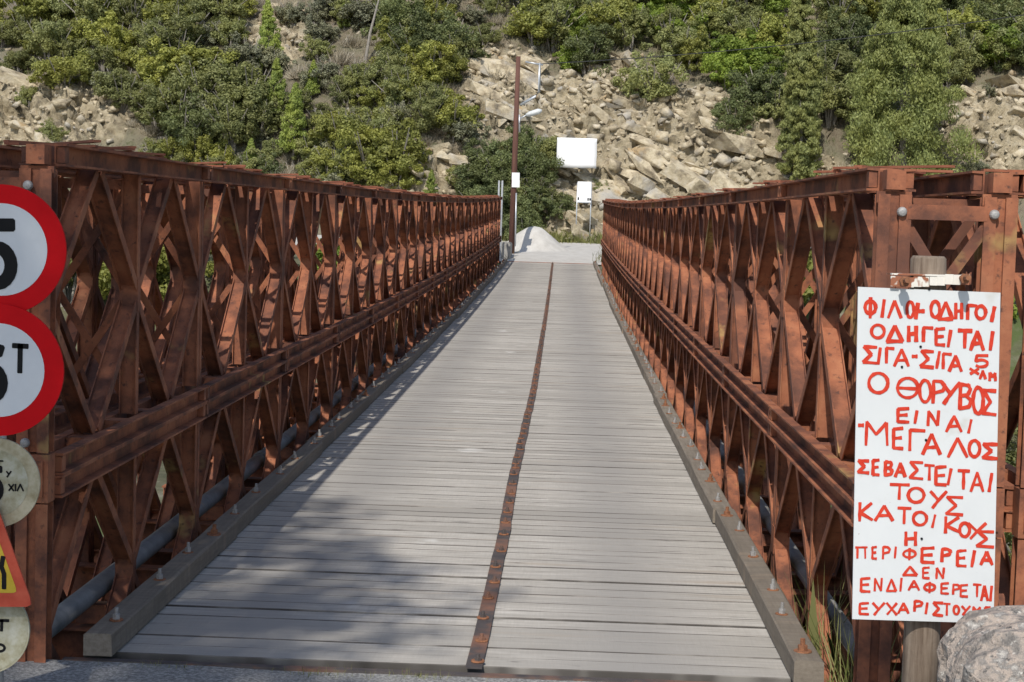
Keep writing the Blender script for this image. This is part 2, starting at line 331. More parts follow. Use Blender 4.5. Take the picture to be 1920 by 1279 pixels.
def pl(k, frac=0): s = (k+frac)*P; return s, zp(s), math.atan((zp((k+1)*P)-zp(k*P))/P)
for side in (-1, 1):
    for ti in range(3):
        for st in range(2):
            for k in range(NB):
                s, z, an = pl(k); det = (ti == 0 and k < 6) or (ti == 1 and k < 3)
                o = obj('truss_panel', CH if det else FULL, BR, (side*XT[ti], s, z+ZM+(st-1)*HP+(.001 if st else 0)), (an, 0, 0))
                if det:
                    for me in dia_me: obj('diagonal', me, o)
                    for me in post_me: obj('post', me, o)
# bracing frames
def frame_mesh(w, h, nx, hor):
    mb = MB(); V = (lambda a, b, c=0: (a, b, c)) if hor else (lambda a, b, c=0: (a, c, b))
    t = .035
    def bar(a, b, wd=.04, off=0):
        A = Vector(V(a[0], a[1], off)); B = Vector(V(b[0], b[1], off)); d = B-A; n = Vector(V(0, 0, 1)); u = d.normalized().cross(n)
        mb.extrude([(-wd/2, -.006), (wd/2, -.006), (wd/2, .006), (-wd/2, .006)], A, B, u, n)
    for x in (-w/2, w/2): bar((x, 0), (x, h), .05)
    for i in (range(nx+1) if hor else (nx,)): bar((-w/2, h*i/nx), (w/2, h*i/nx), .055, .013)
    for i in range(nx):
        a, b = h*i/nx, h*(i+1)/nx; bar((-w/2, a), (w/2, b), .042, .026); bar((w/2, a), (-w/2, b), .042, .039)
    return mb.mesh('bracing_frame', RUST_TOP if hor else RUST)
FV = frame_mesh(.457-.07, 1.18, 2, False); FH = frame_mesh(.457, 1.35, 2, True)
q = MB(); q.box((0, 0, 0), (.22, .05, .012)); TIE = q.mesh('tie_plate', RUST)
for side in (-1, 1):
    xm = side*(XT[0]+XT[1])/2; xo = side*(XT[1]+XT[2])/2
    for k in range(NB):
        s, z, an = pl(k, .5)
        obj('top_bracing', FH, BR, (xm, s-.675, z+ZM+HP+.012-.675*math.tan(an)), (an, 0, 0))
        obj('tie_plate', TIE, BR, (xo, s-P/2+.25, z-P/2*math.tan(an)+ZM+HP+.016), (an, 0, 0))
        for fr in (0, .5):
            s2, z2, a2 = pl(k, fr)
            obj('bracing_frame', FV, BR, (xm, s2+(.09 if fr == 0 else .05), z2+ZM+.16))
# bolts
def bolt_mesh(name, r, h, washer=True, stud=True):
    mb = MB()
    if washer: mb.tube([(0, 0, 0), (0, 0, .006)], [r*2.5, r*2.4], 14, 1)
    mb.tube([(0, 0, .006), (0, 0, .006+h*.4)], r*1.35, 6, 0)
    if stud: mb.tube([(0, 0, .006+h*.4), (0, 0, h)], r*.7, 8, 0)
    return mb
KB = bolt_mesh('b', .013, .060).mesh('bolt', [DULL, WASHER]); KBR = bolt_mesh('b', .017, .06).mesh('bolt', [WASHER, WASHER]); SB = bolt_mesh('b', .013, .035).mesh('bolt', [STRIP, WASHER])
HEX = MB(); HEX.tube([(0, 0, 0), (0, 0, .012), (0, 0, .022), (0, 0, .026)], [.03, .03, .024, .010], 12)
HEXM = HEX.mesh('bolt', [DULL])
# end posts, lugs and big bolts at the near end
ep = MB()
for sx in (-1, 1):
    pr = [(.020, -.045), (.072, -.045), (.072, -.036), (.029, -.036), (.029, .036), (.072, .036), (.072, .045), (.020, .045)]
    pr = [(sx*a, b) for a, b in pr]; pr = pr if sx > 0 else pr[::-1]
    for a, b in ((-HP+.03, -.115), (.115, HP-.115)): ep.extrude(pr, (0, 0, a), (0, 0, b), (1, 0, 0), (0, 1, 0))
for a, b in ((-HP+.03, -.115), (.115, HP-.115)): ep.box((0, .0, (a+b)/2), (.042, .052, b-a-.004))
EP = ep.mesh('end_post', RUST)
lg = MB(); lg.box((0, 0, 0), (.082, .10, .086)); lg.box((0, -.01, -.075), (.15, .02, .05)); LUG = lg.mesh('chord_lug', RUST)
ml = MB(); ml.box((0, 0, 0), (.15, .10, .215)); ml.box((0, -.054, 0), (.105, .012, .16)); MLUG = ml.mesh('joint_block', RUST)
eb = MB()
eb.box((0, 0, 1.18), (.457-.12, .014, .062)); eb.box((0, .012, 1.21), (.457-.12, .03, .008)); eb.box((0, 0, .14), (.457-.12, .014, .062))
for a, b, off in (((-.18, .60), (.18, 1.14), .014), ((.18, .60), (-.18, 1.14), .028), ((-.18, .18), (.18, .6), .014), ((.18, .18), (-.18, .6), .028)):
    A = Vector((a[0], off, a[1])); B = Vector((b[0], off, b[1])); d = (B-A).normalized(); eb.extrude([(-.024, -.005), (.024, -.005), (.024, .005), (-.024, .005)], A, B, d.cross(Vector((0, 1, 0))), (0, 1, 0))
EB = eb.mesh('end_bracing', RUST)
for side in (-1, 1):
    for ti in range(3):
        x = side*XT[ti]; e = obj('end_post', EP, BR, (x, -.055, ZM))
        obj('chord_lug', LUG, BR, (x, -.055, ZM+HP-.052)); obj('joint_block', MLUG, BR, (x, -.055, ZM))
        for zz in (ZM+.16, ZM+HP-.19):
            if ti < 2: obj('bolt', HEXM, e, (-.03*side if ti else .03*side, -.046, zz-ZM), (math.pi/2, 0, 0)).scale = (.72, .72, .9)
    obj('end_bracing', EB, BR, (side*(XT[0]+XT[1])/2, -.095, ZM+.12))
    lo = MB(); lo.box((side*(XT[1]+XT[2])/2, -.11, .30), (.30, .02, .10)); lo.build('tie_plate', RUST, BR)
    for z in (ZM+.052, ZM-.05):
        for k in range(0, 9):
            s, zz, an = pl(k); obj('bolt', HEXM, BR, (side*(XT[0]-.062), s+.05, z+zz), (0, -side*math.pi/2, 0))
# transoms and stringers, deck
tr = MB(); pr = [(-.06, 0), (.06, 0), (.06, .014), (.005, .016), (.005, .236), (.06, .238), (.06, .25), (-.06, .25), (-.06, .238), (-.005, .236), (-.005, .016), (-.06, .014)]
tr.extrude(pr, (-2.75, 0, 0), (2.75, 0, 0), (0, 1, 0), (0, 0, 1)); TR = tr.mesh('transom', RUST)
for k in range(NB):
    for fr in (.12, .45, .62, .95):
        s, z, an = pl(k, fr); obj('transom', TR, BR, (0, s, z-.47))
dk = MB()
for x in (-1.5, -.9, -.3, .3, .9, 1.5):
    for k in range(NB):
        s, z, an = pl(k); s1, z1, _ = pl(k+1); dk.extrude([(-.03, -.155), (.03, -.155), (.03, -.02), (-.03, -.02)], (x, s, z-.056), (x, s1-.01, z1-.056), (1, 0, 0), (0, 0, 1))
DECK = dk.build('timber_deck', RUST, BR)
pm = []
for i in range(6):
    q = MB(); a, b = -1.70+random.uniform(-.05, .02), 1.70+random.uniform(-.03, .06)
    ys_ = .0865; n = 8; top = []
    for j in range(n+1):
        x = a+(b-a)*j/n; top.append((x, random.uniform(-.0025, .0025)))
    vs = []
    for x, dy in top: vs += [(x, -ys_+dy, -.065), (x, -ys_+dy, -.004), (x, -ys_+.005+dy*1.5, 0), (x, ys_-.003+dy*1.5, random.uniform(-.001, .001)), (x, ys_+dy, -.004), (x, ys_+dy, -.065)]
    fs = []
    for j in range(n):
        for c in range(6): fs.append((j*6+c, j*6+(c+1) % 6, (j+1)*6+(c+1) % 6, (j+1)*6+c))
    fs += [tuple(range(5, -1, -1)), tuple(range(n*6, n*6+6))]
    fs = [f[::-1] for f in fs]
    q.add(vs, fs)
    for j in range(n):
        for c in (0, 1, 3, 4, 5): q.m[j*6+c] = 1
    pm.append(q.mesh('plank', [PLANK, GRIME]))
s = .09; cnt = 0
while s < LB-.08:
    wsc = random.uniform(.78, 1.16)
    s += .0865*wsc
    o = obj('plank', random.choice(pm), DECK, (random.uniform(-.015, .015), s, zp(s)+random.uniform(-.002, .0015)), (math.atan(.0082+.0004*s)+random.uniform(-.004, .004), 0, random.uniform(-.0015, .0015))); o.scale = (1, wsc, 1)
    s += .0865*wsc+random.choice((.004, .006, .007, .010, .016, .024)); cnt += 1
print('planks', cnt)
# kerbs
KX = 1.605
for side in (-1, 1):
    s = -.02
    while s < LB-.3:
        ln = min(random.uniform(2.6, 4.4), LB-s); z0, z1 = zp(s), zp(s+ln); an = math.atan2(z1-z0, ln)
        q = MB(); n = 6; w = .065; h = .105; vs = []
        for j in range(n+1):
            y = ln*j/n*.998; e = lambda: random.uniform(-.004, .004)
            vs += [(-w+e(), y, 0), (-w+e(), y, h-.008+e()), (-w+.01, y, h+e()), (w-.01, y, h+e()), (w+e(), y, h-.008), (w+e(), y, 0)]
        fs = []
        for j in range(n):
            for c in range(6): fs.append((j*6+c, (j+1)*6+c, (j+1)*6+(c+1) % 6, j*6+(c+1) % 6))
        fs += [tuple(range(6)), tuple(range(n*6+5, n*6-1, -1))]
        q.add(vs, fs); o = q.build('kerb_beam', KERB, BR); o.location = (side*KX+random.uniform(-.012, .012), s, z0+.002+random.uniform(0, .008)); o.rotation_euler = (an, 0, random.uniform(-.003, .003))
        y = random.uniform(.15, .3)
        while y < ln-.1:
            b = obj('bolt', random.choice((KB, KB, KBR)), o, (random.uniform(-.02, .02), y, h), (random.uniform(-.08, .08), random.uniform(-.08, .08), 0)); y += random.uniform(.5, .95)
        s += ln
# steel strip along the deck
pts = []
for px, py in ((888, 1262), (945, 1000), (962, 900), (985, 800), (1003, 720), (1012, 660), (1022, 600), (1029, 550), (1036, 494)):
    d = ray(px, py); Ya = np.arange(Y0-.3, YE+1, .01); Yv = float(Ya[np.argmin(np.abs(CAM.z+d.z*Ya/d.y-(.0082*(Ya-Y0)+.0002*(Ya-Y0)**2)))])
    pts.append((CAM.x+d.x*Yv/d.y, Yv-Y0))
def sx_at(s):
    for (xa, sa), (xb, sb) in zip(pts, pts[1:]):
        if s <= sb: return xa+(xb-xa)*(s-sa)/(sb-sa)
    return pts[-1][0]
print('strip', [(round(a, 2), round(b, 1)) for a, b in pts])
s = .02; idx = 0
while s < LB-.2:
    ln = min(3.05, LB-s-.01); q = MB(); n = 10; vs = []
    x0 = sx_at(s); z0 = zp(s)
    for j in range(n+1):
        y = ln*j/n*.997; x = sx_at(s+y)-x0+random.uniform(-.004, .004); z = zp(s+y)-z0+random.uniform(0, .003)
        vs += [(x-.038, y, z), (x-.038, y, z+.008), (x+.038, y, z+.008), (x+.038, y, z)]
    fs = [(0, 1, 2, 3), (n*4+3, n*4+2, n*4+1, n*4)]
    for j in range(n):
        for c in range(4): fs.append((j*4+c, (j+1)*4+c, (j+1)*4+(c+1) % 4, j*4+(c+1) % 4))
    q.add(vs, fs); o = q.build('steel_strip', STRIP, BR); o.location = (x0, s, z0+.005)
    y = .09
    while y < ln-.06:
        obj('bolt', SB, o, (sx_at(s+y)-x0+random.uniform(-.012, .012), y, zp(s+y)-z0+.011)); y += random.uniform(.33, .5)
    s += ln+.004
q = MB(); q.box((0, -.025, -.02), (3.5, .045, .03)); q.box((0, -.005, -.07), (3.5, .012, .12)); q.build('threshold_angle', STRIP, BR)
q = MB(); q.box((0, LB+.012, ZE+.004), (3.3, .04, .02)); q.build('threshold_angle', RUST, BR)
# abutments
for nm, y, zt, lb in (('abutment', Y0-.5, -.08, 'concrete abutment under the road end of the bridge'), ('abutment', YE+.55, ZE-.09, 'concrete abutment under the hillside end of the bridge')):
    q = MB(); q.box((0, 0, -2.45), (6.6, .85, 4.9)); q.box((0, -.02, -.12), (6.9, .93, .2)); o = q.build(nm, CONC); o.location = (0, y, zt); tag(o, lb, 'abutment', 'bridge abutments')
# pipes
for side, rr, zz, lb in ((-1, .056, -.03, 'grey water pipe along the truss on the road sign side'), (1, .05, -.10, 'grey water pipe along the truss on the hand-painted sign side')):
    e = empty('water_pipe', (side*2.02, Y0, 0), label=lb, cat='pipe', group='pipes along the bridge')
    s = .30 if side < 0 else .9; i = 0
    while s < LB-.1:
        ln = min(6.0, LB-s); q = MB(); npt = 5
        q.tube([(0, s+ln*j/(npt-1), zp(s+ln*j/(npt-1))+zz) for j in range(npt)], rr, 16); q.build('pipe_length', PIPE, e, True)
        q = MB(); q.tube([(0, s+ln-.07, zp(s+ln)+zz), (0, s+ln+.07, zp(s+ln)+zz)], rr*1.16, 16); q.build('coupling', PIPE, e, True); s += ln
    for k in range(0, NB, 1):
        q = MB(); s2 = (k+.45)*P; q.box((0, s2, zp(s2)+zz-rr-.06), (.16, .05, .10)); q.build('pipe_saddle', RUST, e)

# ------------------------------------------------------------------ strokes for lettering
def ell(cx, cy, rx, ry, a0=0, a1=360, n=18): return [(cx+rx*math.cos(math.radians(a0+(a1-a0)*i/n)), cy+ry*math.sin(math.radians(a0+(a1-a0)*i/n))) for i in range(n+1)]
GL = {'I': [[(.5, 0), (.5, 1)]], 'Λ': [[(0, 1), (.5, 0), (1, 1)]], 'O': [ell(.5, .5, .5, .5)], '-': [[(0, .5), (1, .5)]], 'Δ': [[(0, 1), (.5, 0), (1, 1), (0, 1)]],
      'H': [[(.05, 0), (.05, 1)], [(.95, 0), (.95, 1)], [(.05, .52), (.95, .48)]], 'Γ': [[(.05, 1), (.08, 0), (1, .04)]], 'E': [[(1, 0), (.06, .04), (.04, .97), (1, 1)], [(.05, .5), (.85, .47)]],
      'T': [[(0, 0), (1, .03)], [(.5, 0), (.46, 1)]], 'A': [[(0, 1), (.52, 0), (1, 1)], [(.2, .68), (.8, .66)]], 'Σ': [[(1, .04), (.06, 0), (.62, .48), (0, .93), (1, 1)]],
      'Θ': [ell(.5, .5, .5, .5), [(.08, .5), (.92, .55)]], 'P': [[(.05, 1), (.1, 0), (.7, .02), (1, .2), (.85, .45), (.1, .56)]], 'Y': [[(0, 0), (.48, .52)], [(1, 0), (.48, .55), (.12, 1)]],
      'B': [[(.05, 1), (.1, 0), (.75, .04), (.9, .2), (.7, .42), (.1, .48)], [(.5, .46), (.95, .65), (.8, .92), (.05, 1)]], 'N': [[(.05, 1), (.1, 0), (.85, 1), (.95, 0)]],
      'M': [[(.04, 1), (.08, 0), (.48, .55), (.92, .05), (.96, 1)]], 'K': [[(.08, 0), (.05, 1)], [(.95, .02), (.1, .55), (1, .95)]], 'Π': [[(0, .02), (1, 0)], [(.15, 0), (.13, 1)], [(.83, 0), (.85, 1)]],
      'Φ': [ell(.5, .48, .5, .34), [(.52, 0), (.48, 1)]], 'X': [[(0, 0), (1, 1)], [(1, .03), (.05, .95)]],
      '5': [[(.95, 0), (.15, 0), (.08, .42)]+ell(.48, .68, .47, .30, 215, 500, 16)], '6': [[(.9, .06), (.6, .0), (.25, .1), (.04, .45), (.04, .7)]+ell(.5, .69, .46, .31, 180, 540, 18)]}
def ribbon(mb, pts, w, mi=0, jit=0.0, z=0):
    """pts: 3D points already in the plane (x right, z up, y toward viewer negative)"""
    pts = [Vector(p) for p in pts]
    if jit and len(pts) < 7: pts = [a+(b-a)*(i/3) for a, b in zip(pts, pts[1:]) for i in range(3)]+[pts[-1]]
    for k, (a, b) in enumerate(zip(pts, pts[1:])):
        d = b-a
        if d.length < 1e-6: continue
        d.normalize(); n = Vector((-d.z, 0, d.x)); o = Vector((0, -z-.00006*k, 0))
        wa = (wb if k else w*(1+random.uniform(-jit, jit))); wb = w*(1+random.uniform(-jit*1.3, jit*1.3)); ex = d*w*(.35 if k in (0, len(pts)-2) else .2)
        mb.add([a-ex*.9+n*wa*.35+o, a-ex*.5+n*wa*.5+o, b+ex*.5+n*wb*.5+o, b+ex*.9+n*wb*.35+o, b+ex*.9-n*wb*.35+o, b+ex*.5-n*wb*.5+o, a-ex*.5-n*wa*.5+o, a-ex*.9-n*wa*.35+o], [(7, 6, 5, 4, 3, 2, 1, 0)], mi)

# hand painted sign
SY = 6.42
TL, TRc, BRc, BL = at(1609, 538, SY), at(1876, 549, SY), at(1863, 1169, SY), at(1598, 1161, SY)
SG = empty('hand_painted_sign', (BL.x, SY, BL.z), label='white board with red hand-painted Greek lettering on the timber post', cat='sign')
q = MB(); o_ = Vector((BL.x, SY, BL.z)); c4 = [v-o_ for v in (BL, BRc, TRc, TL)]
vs = [Vector((v.x, 0, v.z)) for v in c4]+[Vector((v.x, .008, v.z)) for v in c4]
q.add(vs, [(0, 1, 2, 3), (7, 6, 5, 4), (0, 4, 5, 1), (1, 5, 6, 2), (2, 6, 7, 3), (3, 7, 4, 0)]); q.build('board', WHITE, SG)
LA = """Φ150,240,140,290 I270,300,155,285 Λ315,418,160,290 O445,508,165,292 I508,538,180,295 -535,578,236,242 O615,690,162,290 Δ672,782,170,302 H788,848,180,295 Γ870,950,190,300 O932,1015,195,300 I1040,1080,205,315
O195,300,328,435 Δ308,428,337,458 H455,528,342,455 Γ558,638,347,455 E648,722,355,485 I735,770,370,492 T812,914,367,500 A896,998,374,515 I1032,1066,380,515
Σ138,243,482,613 I243,272,495,616 Γ298,365,492,608 A358,470,502,630 -487,528,556,560 Σ543,643,513,643 I653,692,520,645 Γ698,770,532,648 A745,843,547,666 5925,1033,545,640 X893,963,638,688 Λ962,1013,652,720 M1027,1086,667,733
O176,326,668,822 Θ378,538,703,857 O535,626,718,887 P625,728,724,890 Y693,830,738,896 B815,916,748,933 O912,998,768,970 Σ978,1083,788,976
E378,470,918,1028 I502,530,937,1033 N590,688,938,1050 A725,843,972,1093 I878,916,1000,1103
M150,328,1012,1188 E348,428,1058,1215 Γ460,583,1070,1225 A558,693,1100,1252 Λ738,883,1128,1272 O884,974,1143,1273 Σ980,1092,1168,1286 -108,150,1043,1044"""
LBT = """Σ108,198,7,113 E218,275,4,128 B308,380,17,130 A388,473,27,138 Σ495,603,18,157 T612,690,42,163 E688,778,53,203 I778,823,72,198 T862,953,82,230 A955,1058,97,248 I1088,1128,107,250
T353,503,187,308 O484,616,213,335 Y655,783,242,373 Σ768,903,280,428
K115,225,327,470 A238,380,348,468 T411,515,363,490 O522,636,393,505 I661,703,417,520 K758,878,433,560 O870,958,475,592 Y938,1078,480,603 Σ998,1134,538,669
H463,556,547,653
Π92,188,657,750 E214,257,655,756 P292,360,655,756 I387,402,657,750 Φ448,553,668,763 E583,688,663,786 P733,816,670,776 E850,928,682,812 I958,998,687,813 A1030,1126,693,798
Δ448,562,803,879 E593,653,810,903 N693,768,814,903
E128,208,890,1003 N230,302,892,996 Δ325,406,898,998 I428,445,892,996 A488,578,908,990 Φ605,698,922,1008 E730,798,927,1018 P818,883,937,1020 E875,940,940,1040 T975,1043,937,1040 A1032,1093,948,1068 I1102,1122,952,1070
E118,198,1077,1173 Y221,318,1077,1176 X325,410,1077,1176 A411,498,1077,1163 P528,603,1061,1148 I617,640,1077,1166 Σ671,753,1072,1183 T753,810,1080,1178 O825,878,1097,1173 Y888,960,1100,1176 M968,1040,1104,1178 E1060,1110,1108,1180"""
lt = MB(); zi = 0
for txt, sc, ox, oy, wd in ((LA, 3.7625, 1580, 520, 27), (LBT, 4.0, 1580, 860, 25)):
    for g in txt.split():
        ch = g[0]; a, b, c, d = [float(x) for x in g[1:].split(',')]
        if b-a < 1: b = a+1
        w = wd/sc/F_PX*SY*random.uniform(.82, 1.05)*(.8 if (d-c) < 105 and ch != '-' else 1); skew = random.uniform(-.03, .05)
        sl = wd*.45
        for stroke in GL[ch]:
            pp = []
            for u, v in stroke:
                x = a+sl*.6+u*(b-a-sl*1.2) if ch not in 'I' else a+(b-a)*(.75-.5*v)
                y = c+sl*.6+v*(d-c-sl*1.2) if ch != '-' else (c+d)/2
                p3 = at(ox+x/sc, oy+y/sc, SY); pp.append(Vector((p3.x, 0, p3.z))-Vector((o_.x, 0, o_.z)))
            zi += 1; ribbon(lt, pp, w, 0, .16, .0012+.00004*(zi % 30))
lt.build('lettering', PAINT, SG)
nl = MB()
for px, py in ((1726, 650), (1691, 688), (1736, 825), (1728, 1010), (1742, 542)):
    p3 = at(px, py, SY)-o_; nl.tube([(p3.x, .002, p3.z), (p3.x, -.004, p3.z)], .005, 8)
nl.build('nail', SBLACK, SG)
# timber post with rusty bracket
pt, pb = at(1741, 480, 6.52), at(1727, 1290, 6.52)
TP = empty('timber_post', (pb.x, 6.52, gz(pb.x, 6.5)-.2), label='round weathered timber post with rusty bracket holding up the white board', cat='post')
q = MB(); base = Vector(TP.location); n = 9
pp = [pb+(pt-pb)*(j/(n-1)) for j in range(n)]; pp[0] = Vector((pb.x-.01, 6.52, base.z))
q.tube([p-base for p in pp[:-1]]+[pt-base-Vector((0, 0, .012)), pt-base], [.071]*(n-1)+[.069, .060], 20); q.build('log', LOG, TP, True)
q = MB(); bc = at(1744, 527, 6.40)-base
for j in range(10):
    x0 = -.15+.03*j; x1 = x0+.031; f = lambda x: .02*math.sin(x*16)
    q.box((bc.x+(x0+x1)/2, bc.y+.01+.012*math.cos((x0+.015)*14), bc.z+f(x0)*.4+.002*(j % 2)), (.032, .008, .040-.0008*(j % 3)))
q.box((bc.x, bc.y+.065, bc.z+.022), (.29, .10, .006)); q.build('bracket', PEEL, TP)
for px, py in ((1692, 527), (1804, 522)):
    p3 = at(px, py, 6.40)-base; q = MB(); q.tube([p3+Vector((0, .03, 0)), p3+Vector((0, -.10, .006))], .011, 10); q.tube([p3+Vector((0, -.035, 0)), p3+Vector((0, -.055, 0))], .021, 6); q.build('bracket_bolt', WASHER, TP)

# boulder
def rock_mesh(name, mat, rx, ry, rz, seed, sub=3, amp=.25, cuts=7, smooth=False):
    import bmesh
    bm = bmesh.new(); bmesh.ops.create_icosphere(bm, subdivisions=sub, radius=1); rg = random.Random(seed)
    pls = []
    for _ in range(cuts):
        n = Vector((rg.gauss(0, 1), rg.gauss(0, 1), rg.gauss(0, 1))).normalized(); pls.append((n, rg.uniform(.45, .78)))
    for v in bm.verts:
        c = v.co.copy()
        for n, dd in pls:
            k = c.dot(n)
            if k > dd: c -= n*(k-dd)*.9
        u = np.array([c.x*2+seed]); w = np.array([c.y*2+c.z*1.7]); c *= 1+amp*float(fbm(u, w, 4, seed)[0]); v.co = (c.x*rx, c.y*ry, c.z*rz)
    me = bpy.data.meshes.new(name); bm.to_mesh(me); bm.free(); me.materials.append(mat)
    if smooth: me.polygons.foreach_set('use_smooth', [True]*len(me.polygons))
    return me
bm_ = rock_mesh('boulder', BOULDER, 1, 1, 1, 9, 5, 0, 0, False)
co = np.array([v.co for v in bm_.vertices]); co = co/((np.abs(co)**4.0).sum(1)**(1/4.0))[:, None]
co *= (1+.10*fbm(co[:, 0]*1.6+co[:, 1]*1.1+7, co[:, 2]*1.6-co[:, 1]*.8, 3, 41)+.06*fbm(co[:, 0]*6+co[:, 1]*5, co[:, 2]*6-co[:, 1]*4, 4, 12))[:, None]
co = co*np.array([.56, .36, .60]); co[:, 0] += .45*np.clip(.5-co[:, 2], 0, .4)*(co[:, 0] < 0); co[:, 2] -= .16*np.clip(np.abs(co[:, 0]+.28)-.1, 0, 1)
bm_.vertices.foreach_set('co', co.astype(np.float32).ravel()); bm_.update()
o = obj('boulder', bm_, loc=(2.40, 5.92, .03)); tag(o, 'large lichen-covered grey boulder in front of the hand-painted sign', 'boulder')

# traffic signs
YS = 6.45
SP = empty('traffic_signs', (at(-6, 1200, YS+.06).x, YS+.06, -.1), label='stack of round and triangular traffic signs on one pole at bridge end', cat='road sign')
q = MB(); q.tube([(0, 0, 0), (0, 0, 2.08)], .03, 12); q.build('pole', GALV, SP, True); so = Vector(SP.location)
def disc(name, px, py, rpx, Y, rim, face, rimw, lab=None, yawd=0):
    c = at(px, py, Y); r = rpx*Y/F_PX; q = MB(); n = 48
    q.tube([(0, .012, 0), (0, 0, 0)], [r, r], n)
    q.m = [0]*len(q.m); o = q.build(name, rim, SP); o.location = c-so; o.rotation_euler = (0, 0, yawd)
    q = MB(); ri = r*(1-rimw); q.add([(ri*math.cos(2*math.pi*i/n), -.0015, ri*math.sin(2*math.pi*i/n)) for i in range(n)], [tuple(range(n))]); q.build('face', face, o)
    if lab: o['label'] = lab
    return o, c
def glyph(o, c, Y, ch, box, w, mat=SBLACK, yoff=.003):
    q = MB(); x0, x1, y0, y1 = box
    for st in GL[ch]:
        q_ = [at(x0+u*(x1-x0), y0+v*(y1-y0), Y)-c for u, v in st]; ribbon(q, [(p.x, 0, p.z) for p in q_], w*Y/F_PX, 0, 0, yoff)
    q.build('lettering', mat, o)
o, c = disc('round_sign', 3, 468, 123, YS, SRED, SWHITE, .29, 'round white sign with red rim and black 5'); glyph(o, c, YS, '5', (-32, 24, 422, 534), 25)
YS2 = YS-.02
o, c = disc('round_sign', -4, 694, 126, YS2, SRED, SWHITE, .29, 'round white sign with red rim and black 6 T'); glyph(o, c, YS2, '6', (-52, 6, 652, 748), 24); glyph(o, c, YS2, 'T', (26, 51, 648, 697), 10)
o, c = disc('round_sign', -9, 905, 86, YS, AGED_RIM, AGED, .26, 'dirty faded round sign with black lettering'); glyph(o, c, YS, '5', (-22, 2, 880, 936), 14)
for ch, bx in (('X', (17, 26, 908, 920)), ('I', (28, 31, 908, 920)), ('Λ', (33, 44, 908, 920)), ('Y', (13, 21, 884, 894)), ('T', (-8, 6, 864, 874))): glyph(o, c, YS, ch, bx, 3.2, yoff=.0036)
YS3 = YS-.05; c = at(-22, 1070, YS3); q = MB()
def tri(k, y, cpx=(-22, 905, 62, 1138)):
    ap, bx, by = (cpx[0], cpx[1]), cpx[2], cpx[3]; cen = (cpx[0], by-(by-ap[1])/3)
    raw = [(ap[0], ap[1]), (bx, by), (2*ap[0]-bx, by)]; out = []
    for i in range(3):
        a, b, d = [Vector(raw[(i+j) % 3]) for j in (-1, 0, 1)]; r = .07
        for u in (0, .5, 1):
            p = (b+(a-b)*r)*(1-u)**2+b*2*u*(1-u)+(b+(d-b)*r)*u*u; p = Vector(cen)+(p-Vector(cen))*k; w = at(p.x, p.y, YS3)-c; out.append((w.x, y, w.z))
    return out
A = tri(1, 0); B = tri(1, .01); n = len(A); q.add(A+B, [tuple(range(n)), tuple(range(2*n-1, n-1, -1))]+[(i, n+i, n+(i+1) % n, (i+1) % n) for i in range(n)]); TRI = q.build('triangle_sign', SORED, SP); TRI.location = c-so
TRI['label'] = 'faded red and yellow triangular warning sign'
q = MB(); q.add(tri(.66, -.0015), [tuple(range(9))]); q.build('face', SYEL, TRI)
q = MB()
for st in ([(6, 1045), (3, 1062), (8, 1076), (8, 1102)], [(-50, 1045), (-47, 1062), (-52, 1076), (-52, 1102)]): ribbon(q, [((at(a, b, YS3)-c).x, 0, (at(a, b, YS3)-c).z) for a, b in st], 9*YS3/F_PX, 0, 0, .003)
q.build('symbol', SBLACK, TRI)
o, c = disc('round_sign', -28, 1181, 86, YS, AGED, AGED, .05, 'pale weathered round sign lowest on the pole'); glyph(o, c, YS, 'T', (-8, 16, 1163, 1182), 6); glyph(o, c, YS, 'O', (-8, 9, 1208, 1221), 5)

# ------------------------------------------------------------------ far things
PY = 64.0; pb = at(959, 470, PY); pt = at(972, 106, PY)
UPL = empty('utility_pole', pb, label='brown wooden utility pole with street lamp and notices at the bridge end', cat='utility pole')
q = MB(); q.tube([(0, 0, -.3), (pt-pb)*.5, pt-pb], [.125, .11, .085], 14); q.build('pole', POLE, UPL, True)
def R_(px, py, dy=0): return at(px, py, PY+dy)-pb
q = MB(); q.tube([R_(974, 233, -.12), R_(976, 222, -.15), R_(988, 215, -.2)], .03, 8); q.tube([R_(974, 248, -.1), R_(974, 215, -.12)], .035, 8); la = q.build('lamp_arm', GALV, UPL, True)
q = MB(); A, B = R_(986, 216, -.2), R_(1016, 207, -.25)
q.tube([A, A+(B-A)*.25, A+(B-A)*.8, B], [.05, .10, .11, .04], 12); q.build('lamp_head', GLAMP, la, True)
q = MB(); q.tube([R_(976, 197, -.1), R_(1003, 181, -.1), R_(1011, 172, -.1), R_(1012, 118, -.1)], [.055, .055, .05, .04], 8); q.tube([R_(985, 116, -.1), R_(1018, 122, -.1)], .035, 8); q.build('cable_bracket', GALV, UPL, True)
q = MB(); q.tube([R_(968, 362, -.14), R_(966, 462, -.18)], .03, 8); q.build('conduit', GALV, UPL, True)
for y0, y1 in ((324, 337), (337.6, 351)):
    a, b = R_(959.5, y1, -.16), R_(974.5, y0, -.16); q = MB(); q.box((a+b)/2, (b.x-a.x, .012, b.z-a.z)); q.build('notice_plate', BANNER, UPL)
q = MB(); a = at(1014, 120, PY); b = Vector((28, 58, a.z+4.0)); q.tube([a+(b-a)*(i/16)-Vector((0, 0, 1.0*4*(i/16)*(1-i/16)*.6)) for i in range(17)], .016, 6); tag(q.build('overhead_cable', CABLE), 'thin black cable running from the utility pole bracket along the slope', 'cable')
